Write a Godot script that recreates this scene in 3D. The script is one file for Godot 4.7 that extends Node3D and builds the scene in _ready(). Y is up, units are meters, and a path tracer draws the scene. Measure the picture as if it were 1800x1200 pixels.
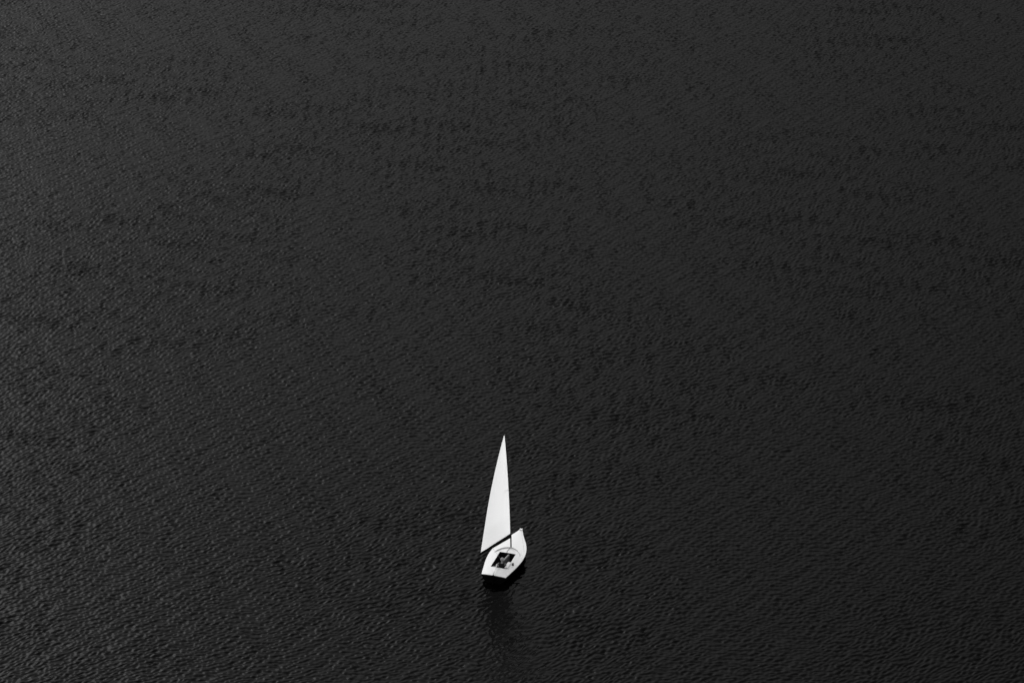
extends Node3D

# A small white sailing boat seen from high above, on dark rippled water.
# The boat's own axes: x to starboard, y up from the waterline, -z forward, origin at the foot of the transom.

const HEADING := 0.31
const BOAT_AT := Vector3(-0.978, 0.0, -127.818)
const COCKPIT_AFT := 0.86
const COCKPIT_FORE := 2.46
const COCKPIT_HALF := 0.45
const MAST_A := 3.035
const LENGTH := 4.82
const SKY_BASE := 0.36
const SKY_GLOW := 7.0
const SKY_SPREAD := 19.5

var rng := RandomNumberGenerator.new()


func _ready() -> void:
	rng.seed = 20417
	# ---- camera ----
	var cam := Camera3D.new()
	cam.name = "camera"
	cam.fov = 14.0
	cam.near = 0.5
	cam.far = 12000.0
	add_child(cam)
	cam.position = Vector3(0, 75, 0)
	cam.rotation_degrees = Vector3(-25.437, 0, 0)
	cam.current = true

	# ---- sky: thin bright overcast, brightest round the veiled sun ahead and to the left ----
	var az := deg_to_rad(-26.0)
	var alt := deg_to_rad(29.0)
	var to_sun := Vector3(sin(az) * cos(alt), sin(alt), -cos(az) * cos(alt))
	var pm := PanoramaSkyMaterial.new()
	pm.panorama = ImageTexture.create_from_image(sky_image(to_sun))
	pm.filter = true
	var sky := Sky.new()
	sky.sky_material = pm
	var env := Environment.new()
	env.background_mode = Environment.BG_SKY
	env.sky = sky
	env.ambient_light_source = Environment.AMBIENT_SOURCE_SKY
	env.tonemap_mode = Environment.TONE_MAPPER_LINEAR
	env.tonemap_exposure = 1.0
	env.sdfgi_enabled = true
	env.ssao_enabled = true
	env.ssil_enabled = true
	var we := WorldEnvironment.new()
	we.name = "world_environment"
	we.environment = env
	add_child(we)

	# ---- the sun, veiled, ahead and to the left ----
	var sun := DirectionalLight3D.new()
	sun.name = "sun"
	sun.light_energy = 0.2
	sun.light_angular_distance = 24.0
	sun.light_color = Color(1, 1, 1)
	sun.shadow_enabled = true
	add_child(sun)
	sun.look_at_from_position(to_sun * 100.0, Vector3.ZERO, Vector3.UP)

	build_water()
	build_boat()
	build_person()


func sky_image(to_sun: Vector3) -> Image:
	var cloud := FastNoiseLite.new()
	cloud.seed = 11
	cloud.frequency = 1.3
	cloud.fractal_octaves = 4
	var w := 512
	var h := 256
	var im := Image.create_empty(w, h, false, Image.FORMAT_RGBF)
	for y in h:
		var up := PI * (0.5 - (y + 0.5) / h)
		for x in w:
			var a := TAU * (x + 0.5) / w
			var d := Vector3(sin(a) * cos(up), sin(up), -cos(a) * cos(up))
			var l := 0.03
			if up > -0.01:
				var away := rad_to_deg(d.angle_to(to_sun))
				var veil := 1.0 + 0.35 * cloud.get_noise_3d(d.x, d.y * 2.2, d.z)
				l = (SKY_BASE + SKY_GLOW * exp(-away / SKY_SPREAD)) * veil
			im.set_pixel(x, y, Color(l, l, l))
	return im


# ------------------------------------------------------------------ helpers
func grey(linear: float) -> Color:
	return Color(linear, linear, linear).linear_to_srgb()


func paint(linear: float, rough: float, spec := 0.5) -> StandardMaterial3D:
	var m := StandardMaterial3D.new()
	m.albedo_color = grey(linear)
	m.roughness = rough
	m.metallic_specular = spec
	return m


func mesh_builder() -> SurfaceTool:
	var st := SurfaceTool.new()
	st.begin(Mesh.PRIMITIVE_TRIANGLES)
	return st


func obj(called: String, st: SurfaceTool, mat: Material, parent: Node) -> MeshInstance3D:
	var o := MeshInstance3D.new()
	o.name = called
	o.mesh = st.commit()
	o.material_override = mat
	o.cast_shadow = GeometryInstance3D.SHADOW_CASTING_SETTING_ON
	parent.add_child(o, true)
	return o


func tri(st: SurfaceTool, a: Vector3, b: Vector3, c: Vector3) -> void:
	st.add_vertex(a)
	st.add_vertex(b)
	st.add_vertex(c)


func quad(st: SurfaceTool, a: Vector3, b: Vector3, c: Vector3, d: Vector3) -> void:
	# a, b, c, d clockwise as seen from the front
	tri(st, a, b, c)
	tri(st, a, c, d)


func grid(st: SurfaceTool, rows: Array, flip := false) -> void:
	# rows: Array of PackedVector3Array of equal length
	for i in rows.size() - 1:
		var p: PackedVector3Array = rows[i]
		var q: PackedVector3Array = rows[i + 1]
		for j in p.size() - 1:
			if flip:
				quad(st, p[j], q[j], q[j + 1], p[j + 1])
			else:
				quad(st, p[j], p[j + 1], q[j + 1], q[j])


func tube(st: SurfaceTool, pts: PackedVector3Array, radii: PackedFloat32Array, sides := 10, caps := true) -> void:
	var rings: Array = []
	for i in pts.size():
		var d := (pts[mini(i + 1, pts.size() - 1)] - pts[maxi(i - 1, 0)]).normalized()
		var side := d.cross(Vector3.UP)
		if side.length() < 0.05:
			side = d.cross(Vector3.RIGHT)
		side = side.normalized()
		var up := side.cross(d).normalized()
		var ring := PackedVector3Array()
		for k in sides + 1:
			var t := TAU * k / sides
			ring.append(pts[i] + (side * cos(t) + up * sin(t)) * radii[mini(i, radii.size() - 1)])
		rings.append(ring)
	grid(st, rings)
	if caps:
		var a: PackedVector3Array = rings[0]
		var b: PackedVector3Array = rings[rings.size() - 1]
		for k in sides:
			tri(st, pts[0], a[k + 1], a[k])
			tri(st, pts[pts.size() - 1], b[k], b[k + 1])


func box(st: SurfaceTool, c: Vector3, s: Vector3, bevel := 0.006, turn := 0.0) -> void:
	# a box with chamfered top edges
	st.set_smooth_group(-1)
	var h := s * 0.5
	var b := Basis(Vector3.UP, turn)
	var lo: Array = []
	var mid: Array = []
	var top: Array = []
	for q in [Vector2(-1, -1), Vector2(1, -1), Vector2(1, 1), Vector2(-1, 1)]:
		lo.append(c + b * Vector3(q.x * h.x, -h.y, q.y * h.z))
		mid.append(c + b * Vector3(q.x * h.x, h.y - bevel, q.y * h.z))
		top.append(c + b * Vector3(q.x * (h.x - bevel), h.y, q.y * (h.z - bevel)))
	for k in 4:
		var n := (k + 1) % 4
		quad(st, lo[n], lo[k], mid[k], mid[n])
		quad(st, mid[n], mid[k], top[k], top[n])
	quad(st, top[0], top[1], top[2], top[3])
	quad(st, lo[3], lo[2], lo[1], lo[0])


func curve(xs: PackedFloat32Array, ys: PackedFloat32Array, x: float) -> float:
	# smooth curve through points (Catmull-Rom, uneven steps)
	var n := xs.size()
	var i := 0
	while i < n - 2 and x > xs[i + 1]:
		i += 1
	var t := clampf((x - xs[i]) / (xs[i + 1] - xs[i]), 0.0, 1.0)
	var h := xs[i + 1] - xs[i]
	var m0 := (ys[i + 1] - ys[i]) / h if i == 0 else (ys[i + 1] - ys[i - 1]) / (xs[i + 1] - xs[i - 1])
	var m1 := (ys[i + 1] - ys[i]) / h if i == n - 2 else (ys[i + 2] - ys[i]) / (xs[i + 2] - xs[i])
	var t2 := t * t
	var t3 := t2 * t
	return (2 * t3 - 3 * t2 + 1) * ys[i] + (t3 - 2 * t2 + t) * h * m0 + (-2 * t3 + 3 * t2) * ys[i + 1] + (t3 - t2) * h * m1


func at(a: float, c: float, h: float) -> Vector3:
	return Vector3(c, h, -a)


# ------------------------------------------------------------------ water
# Wind ripples as real waves: a fine sheet where the boat sails, coarser towards the horizon.
var w_kx := PackedFloat32Array()
var w_kz := PackedFloat32Array()
var w_ph := PackedFloat32Array()
var w_sl := PackedFloat32Array()
var w_inv := PackedFloat32Array()
var w_set := PackedInt32Array()
var gust := FastNoiseLite.new()
var turn_noise := FastNoiseLite.new()
var warp := FastNoiseLite.new()
var zs := PackedFloat32Array()
var us := PackedFloat32Array()
var row_pos: Array = []
var row_nor: Array = []


func half_width(z: float) -> float:
	return 10.0 + 0.18 * maxf(-z, 0.0)


func build_water() -> void:
	# rows: fine between 108 and 236 m ahead
	var near: Array = []
	var s := 0.2
	var z := -114.0
	while z < 5000.0:
		near.append(z)
		z += s
		s *= 1.32
	near.append(5000.0)
	near.reverse()
	for v in near:
		zs.append(v)
	z = -114.0
	while z > -231.0:
		z -= 0.00062 * (-z)
		zs.append(z)
	s = 0.3
	while z > -9000.0:
		z -= s
		s *= 1.3
		zs.append(z)
	# columns, as shares of the half width of the row
	var n := 1080
	var side: Array = []
	var u := 1.0
	var du := 2.0 / n
	while u < 60.0:
		u += du
		du *= 1.4
		side.append(u)
	for k in range(side.size() - 1, -1, -1):
		us.append(-side[k])
	for k in n + 1:
		us.append(-1.0 + 2.0 * k / n)
	for v in side:
		us.append(v)
	# the waves: two crossing trains of ripples and some longer wavelets
	var sets := [
		[22, 0.18, 0.52, deg_to_rad(38.0), 0.55, 0.195],
		[18, 0.17, 0.50, deg_to_rad(14.0), 0.85, 0.160],
		[7, 0.6, 2.0, deg_to_rad(35.0), 0.60, 0.035],
	]
	for k in sets.size():
		var q: Array = sets[k]
		for i in int(q[0]):
			var lam := exp(lerpf(log(q[1]), log(q[2]), (i + rng.randf()) / float(q[0])))
			var dir: float = q[3] + rng.randfn() * float(q[4])
			var kk := TAU / lam
			w_kx.append(kk * sin(dir))
			w_kz.append(kk * cos(dir))
			w_ph.append(rng.randf() * TAU)
			w_sl.append(float(q[5]) * sqrt(2.0 / float(q[0])))
			w_inv.append(1.0 / kk)
			w_set.append(k)
	gust.seed = 7
	gust.frequency = 0.06
	gust.fractal_octaves = 3
	warp.seed = 5
	warp.frequency = 0.28
	warp.fractal_octaves = 2
	turn_noise.seed = 23
	turn_noise.frequency = 0.045
	turn_noise.fractal_octaves = 2
	row_pos.resize(zs.size())
	row_nor.resize(zs.size())
	var id := WorkerThreadPool.add_group_task(water_row, zs.size(), -1, true)
	WorkerThreadPool.wait_for_group_task_completion(id)
	var pos := PackedVector3Array()
	var nor := PackedVector3Array()
	for i in zs.size():
		pos.append_array(row_pos[i])
		nor.append_array(row_nor[i])
	row_pos.clear()
	row_nor.clear()
	var idx := PackedInt32Array()
	var cols := us.size()
	idx.resize((zs.size() - 1) * (cols - 1) * 6)
	var w := 0
	for i in zs.size() - 1:
		var base := i * cols
		for j in cols - 1:
			var a := base + j
			idx[w] = a
			idx[w + 1] = a + cols
			idx[w + 2] = a + cols + 1
			idx[w + 3] = a
			idx[w + 4] = a + cols + 1
			idx[w + 5] = a + 1
			w += 6
	var arrays := []
	arrays.resize(Mesh.ARRAY_MAX)
	arrays[Mesh.ARRAY_VERTEX] = pos
	arrays[Mesh.ARRAY_NORMAL] = nor
	arrays[Mesh.ARRAY_INDEX] = idx
	var me := ArrayMesh.new()
	me.add_surface_from_arrays(Mesh.PRIMITIVE_TRIANGLES, arrays)
	var m := paint(0.0006, 0.3, 0.0)
	m.clearcoat_enabled = true
	m.clearcoat = 0.076
	m.clearcoat_roughness = 0.04
	var o := MeshInstance3D.new()
	o.name = "water"
	o.mesh = me
	o.material_override = m
	o.set_meta("kind", "structure")
	o.set_meta("label", "dark open water covered with fine wind ripples")
	add_child(o)


func water_row(i: int) -> void:
	var z := zs[i]
	var hw := half_width(z)
	var n := us.size()
	var dz := absf(zs[mini(i + 1, zs.size() - 1)] - zs[maxi(i - 1, 0)]) * 0.5
	var p := PackedVector3Array()
	var q := PackedVector3Array()
	p.resize(n)
	q.resize(n)
	var waves := w_kx.size()
	var ch := cos(HEADING)
	var sh := sin(HEADING)
	for j in n:
		var x := us[j] * hw
		var cell := maxf(dz, absf(us[mini(j + 1, n - 1)] - us[maxi(j - 1, 0)]) * 0.5 * hw)
		var keep := clampf((0.5 - cell) / 0.3, 0.0, 1.0)
		if keep <= 0.0:
			p[j] = Vector3(x, 0, z)
			q[j] = Vector3.UP
			continue
		var g := gust.get_noise_2d(x, z * 0.6)
		var t := clampf(0.5 + 1.5 * turn_noise.get_noise_2d(x, z * 0.7), 0.0, 1.0)
		var power := clampf(1.0 + 0.1 * g, 0.8, 1.2) * (1.03 + 0.22 * warp.get_noise_2d(x + 900.0, z * 0.8))
		# the water that the boat has just smoothed: its wake astern and to leeward
		var rx := x - BOAT_AT.x
		var rz := z - BOAT_AT.z
		var fa := rx * sh - rz * ch
		var fc := rx * ch + rz * sh
		var calm := 0.0
		if fa < 4.5:
			var spread := 1.3 - 0.16 * fa
			calm = exp(-pow((fc - 0.8 - 0.35 * maxf(-fa, 0.0)) / maxf(spread, 0.6), 2.0)) * exp(-maxf(-fa, 0.0) / 13.0)
		power *= 1.0 - 0.75 * calm
		var s0 := power * keep * cos(0.3 + t)
		var s1 := power * keep * sin(0.3 + t)
		var h := 0.0
		var gx := 0.0
		var gz := 0.0
		var wx := x + 0.2 * warp.get_noise_2d(x, z)
		var wz := z + 0.2 * warp.get_noise_2d(x + 500.0, z)
		for k in waves:
			var a := w_kx[k] * wx + w_kz[k] * wz + w_ph[k]
			var sl := w_sl[k] * (s0 if w_set[k] == 0 else (s1 if w_set[k] == 1 else keep))
			h += sl * w_inv[k] * sin(a)
			var d := sl * cos(a) * w_inv[k]
			gx += d * w_kx[k]
			gz += d * w_kz[k]
		p[j] = Vector3(x, h, z)
		q[j] = Vector3(-gx, 1.0, -gz).normalized()
	row_pos[i] = p
	row_nor[i] = q


# ------------------------------------------------------------------ the boat
var beam_x := PackedFloat32Array([0.0, 0.75, 1.5, 2.2, 2.9, 3.5, 4.0, 4.4, 4.7, 4.82])
var beam_y := PackedFloat32Array([0.66, 0.80, 0.92, 0.965, 0.89, 0.70, 0.45, 0.25, 0.12, 0.075])
var sheer_x := PackedFloat32Array([0.0, 1.2, 2.4, 3.6, 4.82])
var sheer_y := PackedFloat32Array([0.45, 0.44, 0.47, 0.55, 0.66])
var keel_x := PackedFloat32Array([0.0, 1.0, 2.4, 3.6, 4.3, 4.65, 4.82])
var keel_y := PackedFloat32Array([-0.06, -0.14, -0.20, -0.16, -0.04, 0.18, 0.50])


func beam(a: float) -> float:
	return curve(beam_x, beam_y, a)


func sheer(a: float) -> float:
	return curve(sheer_x, sheer_y, a)


func deck_y(a: float, c: float) -> float:
	var q := c / maxf(beam(a), 0.03)
	return sheer(a) + 0.03 * (1.0 - q * q) * minf(1.0, beam(a) / 0.6)


func boom_end() -> Vector3:
	return at(MAST_A - 0.05 - 2.56 * cos(deg_to_rad(20.0)), -0.03 - 2.56 * sin(deg_to_rad(20.0)), 1.40)


func mast_at(h: float) -> Vector3:
	# the mast leans a little aft and to port and bends forward in the middle
	var t := (h - 0.5) / 6.9
	var bend := 4.0 * t * (1.0 - t)
	return at(MAST_A - 0.27 * t + 0.10 * bend, -0.24 * t + 0.03 * bend, h)


func build_boat() -> void:
	var boat := Node3D.new()
	boat.name = "sailing_boat"
	boat.set_meta("label", "small dark hulled sailing boat with white deck and one tall white triangular sail")
	boat.set_meta("category", "boat")
	add_child(boat)
	boat.position = BOAT_AT
	boat.rotation.y = -HEADING

	var white := paint(0.72, 0.5)
	var black := paint(0.004, 0.45, 0.12)
	var dark := paint(0.010, 0.7, 0.15)
	var alloy := paint(0.05, 0.4, 0.4)

	# hull: round bilged sections, flat transom
	var st := mesh_builder()
	st.set_smooth_group(0)
	var rows: Array = []
	var stations := 44
	var half := 12
	for i in stations + 1:
		var a := LENGTH * i / stations
		var b := beam(a)
		var top := sheer(a) - 0.004
		var low := curve(keel_x, keel_y, a)
		var r := PackedVector3Array()
		for k in range(-half, half + 1):
			var ph := absf(k) / half * PI * 0.5
			var full := lerpf(0.72, 1.1, smoothstep(2.8, 4.7, a))
			var x := b * pow(sin(ph), full) * signf(k)
			var y := low + (top - low) * (1.0 - pow(cos(ph), 1.15))
			r.append(at(a - (0.04 * (top - y) if i == 0 else 0.0), x, y))
		rows.append(r)
	grid(st, rows)
	var tr: PackedVector3Array = rows[0]
	st.set_smooth_group(1)
	for k in half:
		quad(st, tr[k], tr[k + 1], tr[tr.size() - 2 - k], tr[tr.size() - 1 - k])
	st.index()
	st.generate_normals()
	obj("hull", st, black, boat)

	# deck with the cockpit left open, a rounded edge all round
	st = mesh_builder()
	var alist: Array = []
	for v in [0.0, 0.12, 0.3, 0.5, 0.7, COCKPIT_AFT]:
		alist.append(v)
	for k in range(1, 9):
		alist.append(lerpf(COCKPIT_AFT, COCKPIT_FORE, k / 8.0))
	for k in range(1, 25):
		alist.append(lerpf(COCKPIT_FORE, LENGTH, k / 24.0))
	for i in alist.size() - 1:
		var a0: float = alist[i]
		var a1: float = alist[i + 1]
		var open: bool = a0 > COCKPIT_AFT - 0.001 and a1 < COCKPIT_FORE + 0.001
		for s in [-1.0, 1.0]:
			for k in 6:
				var f0 := k / 6.0
				var f1 := (k + 1) / 6.0
				var i0 := COCKPIT_HALF if open else 0.0
				var c := [lerpf(i0, beam(a0) + 0.012, f0) * s, lerpf(i0, beam(a0) + 0.012, f1) * s, lerpf(i0, beam(a1) + 0.012, f1) * s, lerpf(i0, beam(a1) + 0.012, f0) * s]
				var p := [at(a0, c[0], deck_y(a0, c[0])), at(a0, c[1], deck_y(a0, c[1])), at(a1, c[2], deck_y(a1, c[2])), at(a1, c[3], deck_y(a1, c[3]))]
				if s > 0:
					quad(st, p[0], p[3], p[2], p[1])
				else:
					quad(st, p[0], p[1], p[2], p[3])
			# edge
			st.set_smooth_group(1)
			var e0 := at(a0, (beam(a0) + 0.012) * s, deck_y(a0, beam(a0) + 0.012))
			var e1 := at(a1, (beam(a1) + 0.012) * s, deck_y(a1, beam(a1) + 0.012))
			var d := Vector3(0, -0.03, 0)
			if s > 0:
				quad(st, e0, e1, e1 + d, e0 + d)
			else:
				quad(st, e1, e0, e0 + d, e1 + d)
			st.set_smooth_group(0)
	# bow cap and transom edge
	st.set_smooth_group(2)
	var bb := beam(LENGTH) + 0.012
	var by := deck_y(LENGTH, bb)
	quad(st, at(LENGTH, bb, by), at(LENGTH, -bb, by), at(LENGTH, -bb, by - 0.03), at(LENGTH, bb, by - 0.03))
	tri(st, at(LENGTH, -bb, by), at(LENGTH, 0, deck_y(LENGTH, 0)), at(LENGTH, bb, by))
	for k in range(-6, 6):
		var c0 := (beam(0.0) + 0.012) * k / 6.0
		var c1 := (beam(0.0) + 0.012) * (k + 1) / 6.0
		quad(st, at(0, c0, deck_y(0, c0)), at(0, c1, deck_y(0, c1)), at(-0.004, c1, deck_y(0, c1) - 0.025), at(-0.004, c0, deck_y(0, c0) - 0.025))
	st.index()
	st.generate_normals()
	obj("deck", st, white, boat)

	# cockpit: sides, ends and floor
	st = mesh_builder()
	st.set_smooth_group(-1)
	var fl := 0.05
	var ca := COCKPIT_AFT + 0.001
	var cf := COCKPIT_FORE - 0.001
	var ch := COCKPIT_HALF - 0.001
	for k in 8:
		var a0 := lerpf(ca, cf, k / 8.0)
		var a1 := lerpf(ca, cf, (k + 1) / 8.0)
		quad(st, at(a0, -ch, deck_y(a0, ch) - 0.006), at(a1, -ch, deck_y(a1, ch) - 0.006), at(a1, -ch, fl), at(a0, -ch, fl))
		quad(st, at(a1, ch, deck_y(a1, ch) - 0.006), at(a0, ch, deck_y(a0, ch) - 0.006), at(a0, ch, fl), at(a1, ch, fl))
	for k in range(-4, 4):
		var c0 := ch * k / 4.0
		var c1 := ch * (k + 1) / 4.0
		quad(st, at(ca, c1, deck_y(ca, c1) - 0.006), at(ca, c0, deck_y(ca, c0) - 0.006), at(ca, c0, fl), at(ca, c1, fl))
		quad(st, at(cf, c0, deck_y(cf, c0) - 0.006), at(cf, c1, deck_y(cf, c1) - 0.006), at(cf, c1, fl), at(cf, c0, fl))
	st.generate_normals()
	obj("cockpit_side", st, dark, boat)
	st = mesh_builder()
	quad(st, at(ca, -ch, fl), at(cf, -ch, fl), at(cf, ch, fl), at(ca, ch, fl))
	st.generate_normals()
	obj("cockpit_floor", st, dark, boat)

	# splash coaming round the fore end of the cockpit
	st = mesh_builder()
	var cx := PackedFloat32Array([-1.0, -0.62, -0.3, 0.0, 0.3, 0.62, 1.0])
	var cw := PackedFloat32Array([-0.72, -0.55, -0.30, 0.0, 0.30, 0.55, 0.72])
	var cl := PackedFloat32Array([2.36, 2.66, 2.88, 2.96, 2.88, 2.66, 2.36])
	rows = []
	for k in 33:
		var t := -1.0 + k / 16.0
		var a := curve(cx, cl, t)
		var c := curve(cx, cw, t)
		var out := Vector3(c * 0.9, 0, -(a - 2.2)).normalized()
		var y := deck_y(a, c)
		var o := at(a, c, y)
		var hgt := 0.045 * clampf((1.0 - absf(t)) * 5.0, 0.1, 1.0)
		rows.append(PackedVector3Array([o + out * 0.030 + Vector3(0, -0.01, 0), o + out * 0.022 + Vector3(0, hgt, 0), o - out * 0.010 + Vector3(0, hgt + 0.004, 0), o - out * 0.014 + Vector3(0, -0.01, 0)]))
	grid(st, rows)
	st.generate_normals()
	obj("coaming", st, paint(0.66, 0.5), boat)

	# fittings inside the cockpit
	st = mesh_builder()
	box(st, at(2.06, 0.03, 0.25), Vector3(0.10, 0.40, 0.78), 0.02, -0.12)
	st.generate_normals()
	obj("centreboard_case", st, paint(0.16, 0.6), boat)
	st = mesh_builder()
	box(st, at(0.99, -0.29, 0.36), Vector3(0.30, 0.05, 0.24), 0.01)
	st.generate_normals()
	obj("bench", st, paint(0.14, 0.7), boat)
	st = mesh_builder()
	box(st, at(1.24, 0.405, 0.35), Vector3(0.20, 0.33, 0.62), 0.02)
	st.generate_normals()
	obj("locker_lid", st, white, boat)
	st = mesh_builder()
	tube(st, PackedVector3Array([at(1.36, 0.64, 0.46), at(1.36, 0.64, 0.50), at(1.36, 0.64, 0.53), at(1.36, 0.64, 0.57)]), PackedFloat32Array([0.06, 0.055, 0.045, 0.055]), 14)
	st.generate_normals()
	obj("winch", st, paint(0.03, 0.4), boat)

	# rudder and tiller
	st = mesh_builder()
	st.set_smooth_group(-1)
	var blade := PackedVector2Array([Vector2(-0.01, 0.53), Vector2(-0.11, 0.53), Vector2(-0.16, 0.1), Vector2(-0.24, -0.2), Vector2(-0.22, -0.6), Vector2(-0.10, -0.62), Vector2(-0.04, -0.1)])
	for k in blade.size():
		var n := (k + 1) % blade.size()
		for s in [-1.0, 1.0]:
			var m := Vector2(-0.11, 0.0)
			var p := [at(m.x, 0.022 * s, m.y), at(blade[k].x, 0.016 * s, blade[k].y), at(blade[n].x, 0.016 * s, blade[n].y)]
			if s > 0:
				tri(st, p[0], p[1], p[2])
			else:
				tri(st, p[0], p[2], p[1])
		quad(st, at(blade[k].x, -0.016, blade[k].y), at(blade[n].x, -0.016, blade[n].y), at(blade[n].x, 0.016, blade[n].y), at(blade[k].x, 0.016, blade[k].y))
	st.generate_normals()
	obj("rudder", st, black, boat)
	st = mesh_builder()
	tube(st, PackedVector3Array([at(-0.09, 0.0, 0.55), at(0.3, -0.04, 0.57), at(0.7, -0.09, 0.59), at(0.98, -0.13, 0.60)]), PackedFloat32Array([0.026, 0.022, 0.018, 0.016]), 10)
	st.generate_normals()
	obj("tiller", st, paint(0.8, 0.5), boat)

	# mast, boom and rigging
	st = mesh_builder()
	var pts := PackedVector3Array()
	var rad := PackedFloat32Array()
	for k in 25:
		var h := lerpf(0.49, 7.50, k / 24.0)
		pts.append(mast_at(h))
		rad.append(lerpf(0.040, 0.022, pow(k / 24.0, 1.6)))
	tube(st, pts, rad, 14)
	st.generate_normals()
	obj("mast", st, alloy, boat)
	st = mesh_builder()
	var be := boom_end()
	var bf := mast_at(1.26)
	be.y -= 0.09
	var bd := (be - bf).normalized()
	tube(st, PackedVector3Array([bf + bd * 0.05, bf + bd * 0.2, be, be + bd * 0.06]), PackedFloat32Array([0.09, 0.11, 0.06, 0.05]), 14)
	st.generate_normals()
	obj("boom", st, black, boat)
	for s in [-1.0, 1.0]:
		st = mesh_builder()
		var tip := mast_at(4.1) + Vector3(0.42 * s, 0.05, 0.12)
		tube(st, PackedVector3Array([mast_at(4.1), tip]), PackedFloat32Array([0.012, 0.009]), 8)
		st.generate_normals()
		obj("spreader", st, alloy, boat)
		st = mesh_builder()
		tube(st, PackedVector3Array([at(2.86, 0.80 * s, 0.47), tip, mast_at(6.0)]), PackedFloat32Array([0.003]), 6)
		st.generate_normals()
		obj("shroud", st, alloy, boat)
	st = mesh_builder()
	tube(st, PackedVector3Array([at(4.74, 0.0, 0.66), mast_at(6.0)]), PackedFloat32Array([0.0035]), 6)
	st.generate_normals()
	obj("forestay", st, alloy, boat)
	st = mesh_builder()
	box(st, at(4.84, -0.005, 0.672), Vector3(0.15, 0.04, 0.16), 0.006)
	st.generate_normals()
	obj("bow_fitting", st, white, boat)
	st = mesh_builder()
	var sheet_top := bf.lerp(be, 0.62) + Vector3(0, -0.06, 0)
	tube(st, PackedVector3Array([sheet_top, at(1.52, 0.03, 0.47)]), PackedFloat32Array([0.006]), 6)
	st.generate_normals()
	obj("mainsheet", st, paint(0.3, 0.8), boat)
	st = mesh_builder()
	pts = PackedVector3Array()
	for k in 9:
		var a := lerpf(2.95, 2.44, k / 8.0)
		pts.append(at(a, -0.06 + 0.02 * sin(k * 0.9), deck_y(a, 0.06) + 0.010 + (0.05 if absf(a - 2.93) < 0.05 else 0.0)))
	tube(st, pts, PackedFloat32Array([0.010]), 6)
	st.generate_normals()
	obj("halyard", st, paint(0.12, 0.8), boat)

	# the sail: cambered to leeward (port), twisting open towards its head
	st = mesh_builder()
	rows = []
	var foot := 1.40
	var head := 7.44
	for i in 41:
		var t := i / 40.0
		var h := lerpf(foot, head, t)
		var luff := mast_at(h)
		var chord := 2.56 * (1.0 - t) + 0.15 * sin(PI * t) * (1.0 + 0.4 * t) + 0.05 * t
		var ang := deg_to_rad(lerpf(20.0, 25.0, t))
		var dir := Vector3(-sin(ang), 0, cos(ang))
		var lee := Vector3(-cos(ang), 0, -sin(ang))
		var r := PackedVector3Array()
		for j in 17:
			var v := j / 16.0
			var belly := 0.085 * 4.0 * v * (1.0 - v) * (1.0 - 0.35 * v) * chord * clampf(t * 5.0 + 0.15, 0.0, 1.0)
			r.append(luff + dir * (0.045 + chord * v) + lee * belly + Vector3(0, -0.06 * (1.0 - t) * sin(PI * v) * (1.0 - t) , 0))
		rows.append(r)
	grid(st, rows)
	st.index()
	st.generate_normals()
	var cloth := paint(0.93, 0.8, 0.2)
	cloth.cull_mode = BaseMaterial3D.CULL_DISABLED
	cloth.backlight_enabled = true
	cloth.backlight = Color(1.15, 1.15, 1.15)
	obj("sail", st, cloth, boat)


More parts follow.
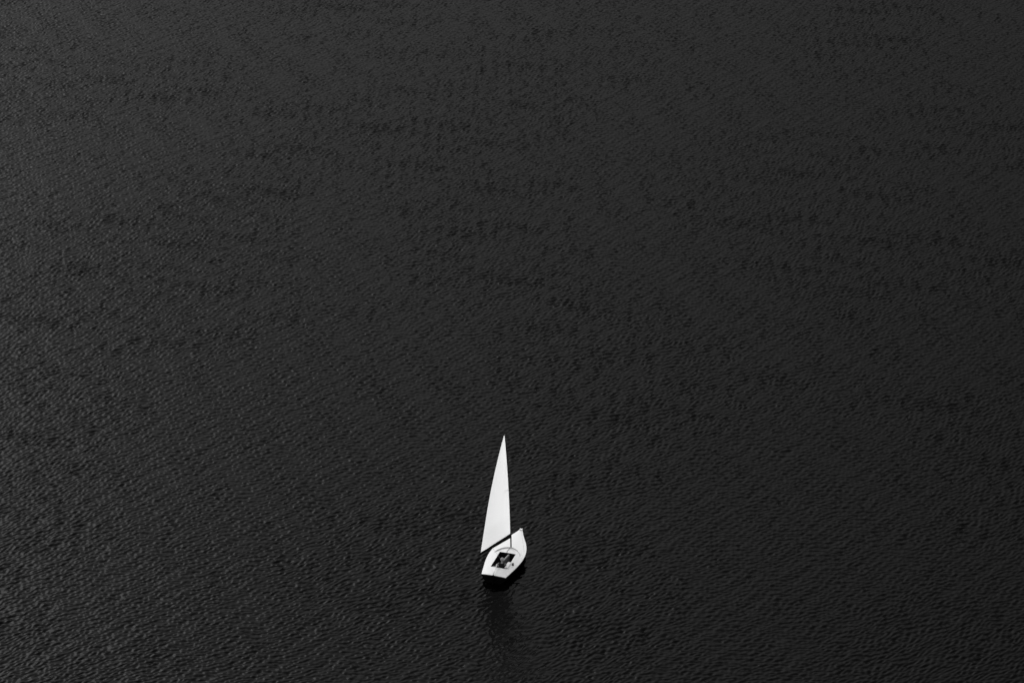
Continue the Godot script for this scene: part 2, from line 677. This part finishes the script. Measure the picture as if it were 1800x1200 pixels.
# ------------------------------------------------------------------ the person in the cockpit
# A body as one surface: tapered capsules joined by a smooth minimum and meshed as surface nets.
func nets(st: SurfaceTool, bones: Array, cell: float, shift := Vector3.ZERO) -> void:
	var lo := Vector3(1e9, 1e9, 1e9)
	var hi := -lo
	for b in bones:
		var r := maxf(b[2], b[3]) + 3.0 * cell
		for p in [b[0], b[1]]:
			lo = lo.min(p - Vector3(r, r, r))
			hi = hi.max(p + Vector3(r, r, r))
	var n := Vector3i(((hi - lo) / cell).ceil()) + Vector3i.ONE * 2
	var sx := 1
	var sy := n.x
	var sz := n.x * n.y
	var f := PackedFloat32Array()
	f.resize(n.x * n.y * n.z)
	f.fill(1.0)
	var tint := PackedFloat32Array()
	tint.resize(f.size())
	var best := PackedFloat32Array()
	best.resize(f.size())
	best.fill(1.0)
	for b in bones:
		var a: Vector3 = b[0]
		var ab: Vector3 = b[1] - a
		var ra: float = b[2]
		var rb: float = b[3]
		var k: float = b[4]
		var tone: float = b[5]
		var reach := maxf(ra, rb) + k + 2.5 * cell
		var p0 := a.min(b[1]) - Vector3(reach, reach, reach)
		var p1 := a.max(b[1]) + Vector3(reach, reach, reach)
		var i0 := Vector3i(((p0 - lo) / cell).floor()).clamp(Vector3i.ZERO, n - Vector3i.ONE)
		var i1 := Vector3i(((p1 - lo) / cell).ceil()).clamp(Vector3i.ZERO, n - Vector3i.ONE)
		var l2 := maxf(ab.length_squared(), 1e-9)
		for z in range(i0.z, i1.z + 1):
			for y in range(i0.y, i1.y + 1):
				var at_row := z * sz + y * sy
				for x in range(i0.x, i1.x + 1):
					var p := lo + Vector3(x, y, z) * cell - a
					var t := clampf(p.dot(ab) / l2, 0.0, 1.0)
					var d := (p - ab * t).length() - lerpf(ra, rb, t)
					var q := at_row + x
					if d < best[q]:
						best[q] = d
						tint[q] = tone
					var o := f[q]
					var h := maxf(k - absf(o - d), 0.0) / k
					f[q] = minf(o, d) - h * h * k * 0.25
	var vert := {}
	var vpos := PackedVector3Array()
	var vtint := PackedFloat32Array()
	var corner := [0, sx, sy, sx + sy, sz, sz + sx, sz + sy, sz + sx + sy]
	var off := [Vector3(0, 0, 0), Vector3(1, 0, 0), Vector3(0, 1, 0), Vector3(1, 1, 0), Vector3(0, 0, 1), Vector3(1, 0, 1), Vector3(0, 1, 1), Vector3(1, 1, 1)]
	var edges := [[0, 1], [2, 3], [4, 5], [6, 7], [0, 2], [1, 3], [4, 6], [5, 7], [0, 4], [1, 5], [2, 6], [3, 7]]
	for z in n.z - 1:
		for y in n.y - 1:
			for x in n.x - 1:
				var q := z * sz + y * sy + x
				var inside := 0
				for c in 8:
					if f[q + corner[c]] < 0.0:
						inside += 1
				if inside == 0 or inside == 8:
					continue
				var sum := Vector3.ZERO
				var cnt := 0
				for e in edges:
					var fa := f[q + corner[e[0]]]
					var fb := f[q + corner[e[1]]]
					if (fa < 0.0) != (fb < 0.0):
						sum += off[e[0]].lerp(off[e[1]], fa / (fa - fb))
						cnt += 1
				vert[q] = vpos.size()
				vpos.append(lo + (Vector3(x, y, z) + sum / cnt) * cell + shift)
				vtint.append(tint[q])
	var put := func(i: int) -> void:
		var c := vtint[i]
		st.set_color(Color(c, c, c))
		st.add_vertex(vpos[i])
	for q in vert:
		var here: bool = f[q] < 0.0
		for e in [[sx, sy, sz], [sy, sz, sx], [sz, sx, sy]]:
			if here == (f[q + e[0]] < 0.0):
				continue
			var a: int = q
			var b: int = q - e[1]
			var c: int = q - e[1] - e[2]
			var d: int = q - e[2]
			if not (vert.has(b) and vert.has(c) and vert.has(d)):
				continue
			var order := [a, d, c, b] if here else [a, b, c, d]
			order.reverse()
			for t in [0, 1, 2, 0, 2, 3]:
				put.call(vert[order[t]])


func hand(wrist: Vector3, fore: Vector3, palm_down: Vector3, thumb_side: float, tone: float) -> Array:
	# bones of a hand curled round something: palm, four unequal fingers, a thumb from the side of the palm
	var d := fore.normalized()
	var n := (palm_down - d * palm_down.dot(d)).normalized()
	var s := d.cross(n).normalized() * thumb_side
	var out := []
	out.append([wrist, wrist + d * 0.045, 0.026, 0.027, 0.012, tone])
	var lens := [0.080, 0.090, 0.084, 0.066]
	for k in 4:
		var side := s * (0.030 - 0.020 * k)
		var base := wrist + d * (0.082 - 0.003 * absf(k - 1.0)) + side
		var l: float = lens[k]
		var a := base + d * l * 0.32 + n * l * 0.26
		var b := a - d * l * 0.06 + n * l * 0.34
		var c := b - d * l * 0.26 + n * l * 0.08
		out.append([wrist + d * 0.03 + side * 0.8, base, 0.014, 0.0105, 0.010, tone])
		out.append([base, a, 0.0095, 0.009, 0.004, tone])
		out.append([a, b, 0.009, 0.0085, 0.003, tone])
		out.append([b, c, 0.0085, 0.008, 0.003, tone])
	var t0 := wrist + d * 0.025 + s * 0.026
	var t1 := t0 + d * 0.030 + s * 0.022 + n * 0.018
	var t2 := t1 + d * 0.022 - s * 0.004 + n * 0.022
	out.append([t0, t1, 0.014, 0.0105, 0.008, tone])
	out.append([t1, t2, 0.0105, 0.0085, 0.004, tone])
	return out


func build_person() -> void:
	var who := Node3D.new()
	who.name = "person"
	who.set_meta("label", "person in dark vest and pale cap seated in the cockpit of the sailing boat")
	who.set_meta("category", "person")
	add_child(who)
	who.rotation.y = -HEADING
	who.position = BOAT_AT + Basis(Vector3.UP, -HEADING) * at(1.12, 0.10, 0.015)

	var skin := 0.30
	var sleeve := 0.13
	var trouser := 0.02
	var shoe := 0.05
	var hip := Vector3(0, 0.12, 0.02)
	var chest := Vector3(0, 0.42, 0.0)
	var neck := Vector3(0, 0.60, -0.02)
	var head := Vector3(0, 0.775, -0.045)
	var left_hand := Vector3(-0.225, 0.57, 0.18)
	var right_hand := Vector3(0.10, 0.36, -0.34)
	var bones := []
	bones.append([hip + Vector3(-0.07, 0, 0), hip + Vector3(0.07, 0, 0), 0.115, 0.115, 0.05, trouser])
	bones.append([hip + Vector3(0, 0.06, 0), chest, 0.125, 0.135, 0.06, sleeve])
	bones.append([chest + Vector3(-0.07, 0.02, 0), chest + Vector3(0.07, 0.02, 0), 0.115, 0.115, 0.05, sleeve])
	bones.append([chest + Vector3(-0.15, 0.12, 0.01), chest + Vector3(0.15, 0.12, 0.01), 0.065, 0.065, 0.05, sleeve])
	bones.append([chest + Vector3(0, 0.12, 0), neck + Vector3(0, 0.06, -0.01), 0.062, 0.054, 0.04, skin])
	for s in [-1.0, 1.0]:
		var h0 := hip + Vector3(0.09 * s, -0.01, -0.02)
		var knee := Vector3(0.13 * s, 0.34, -0.40)
		var ankle := Vector3(0.12 * s, 0.125, -0.60)
		bones.append([h0, knee, 0.085, 0.060, 0.04, trouser])
		bones.append([knee, ankle, 0.058, 0.040, 0.03, trouser])
		bones.append([ankle + Vector3(0, -0.035, 0.02), ankle + Vector3(0.01 * s, -0.045, -0.15), 0.042, 0.034, 0.03, shoe])
		var sh := chest + Vector3(0.185 * s, 0.12, 0.01)
		var el := Vector3(-0.30, 0.36, 0.10) if s < 0 else Vector3(0.20, 0.36, -0.14)
		var wr := left_hand if s < 0 else right_hand
		bones.append([sh, el, 0.056, 0.045, 0.04, sleeve])
		bones.append([el, wr, 0.044, 0.030, 0.03, sleeve])
	var st := mesh_builder()
	nets(st, bones, 0.014)
	# head: skull, jaw, nose, brows, ears, lips
	var b := []
	b.append([head + Vector3(0, 0.035, 0.015), head + Vector3(0, 0.03, -0.02), 0.088, 0.082, 0.03, skin])
	b.append([head + Vector3(0, -0.01, -0.035), head + Vector3(0, -0.075, -0.055), 0.062, 0.036, 0.03, skin])
	b.append([head + Vector3(0, -0.06, 0.0), head + Vector3(0, -0.17, 0.03), 0.056, 0.056, 0.03, skin])
	b.append([head + Vector3(0, 0.02, -0.098), head + Vector3(0, -0.022, -0.116), 0.009, 0.013, 0.012, skin])
	b.append([head + Vector3(-0.018, -0.053, -0.090), head + Vector3(0.018, -0.053, -0.090), 0.008, 0.008, 0.006, 0.2])
	for s in [-1.0, 1.0]:
		b.append([head + Vector3(0.016 * s, 0.028, -0.097), head + Vector3(0.045 * s, 0.026, -0.085), 0.008, 0.006, 0.012, 0.1])
		b.append([head + Vector3(0.031 * s, 0.006, -0.084), head + Vector3(0.032 * s, 0.006, -0.085), 0.012, 0.012, 0.004, 0.08])
		b.append([head + Vector3(0.084 * s, 0.015, 0.012), head + Vector3(0.084 * s, -0.02, 0.005), 0.016, 0.011, 0.008, skin])
	nets(st, b, 0.006)
	nets(st, hand(left_hand, Vector3(0.45, -0.03, 0.2), Vector3(0, -1, 0.1), -1.0, skin), 0.005)
	nets(st, hand(right_hand, Vector3(-0.2, 0.05, -1.0), Vector3(-0.3, -1, 0), -1.0, skin), 0.005)
	st.index()
	st.generate_normals()
	var m := paint(1.0, 0.75, 0.3)
	m.vertex_color_use_as_albedo = true
	obj("body", st, m, who)
	# buoyancy vest over the torso
	st = mesh_builder()
	nets(st, [
		[hip + Vector3(0, 0.13, 0), chest, 0.145, 0.152, 0.06, 1.0],
		[chest + Vector3(-0.075, 0.02, 0), chest + Vector3(0.075, 0.02, 0), 0.132, 0.132, 0.05, 1.0],
		[chest + Vector3(-0.11, 0.11, 0.01), chest + Vector3(0.11, 0.11, 0.01), 0.085, 0.085, 0.04, 1.0],
	], 0.014)
	st.index()
	st.generate_normals()
	obj("vest", st, paint(0.015, 0.8, 0.2), who)
	# cap with a peak
	st = mesh_builder()
	nets(st, [
		[head + Vector3(0, 0.052, 0.018), head + Vector3(0, 0.052, -0.018), 0.092, 0.088, 0.03, 1.0],
		[head + Vector3(-0.03, 0.045, -0.10), head + Vector3(-0.025, 0.032, -0.155), 0.014, 0.010, 0.02, 1.0],
		[head + Vector3(0.03, 0.045, -0.10), head + Vector3(0.025, 0.032, -0.155), 0.014, 0.010, 0.02, 1.0],
		[head + Vector3(-0.03, 0.04, -0.14), head + Vector3(0.03, 0.04, -0.14), 0.010, 0.010, 0.02, 1.0],
	], 0.008)
	st.index()
	st.generate_normals()
	obj("cap", st, paint(0.38, 0.8, 0.2), who)
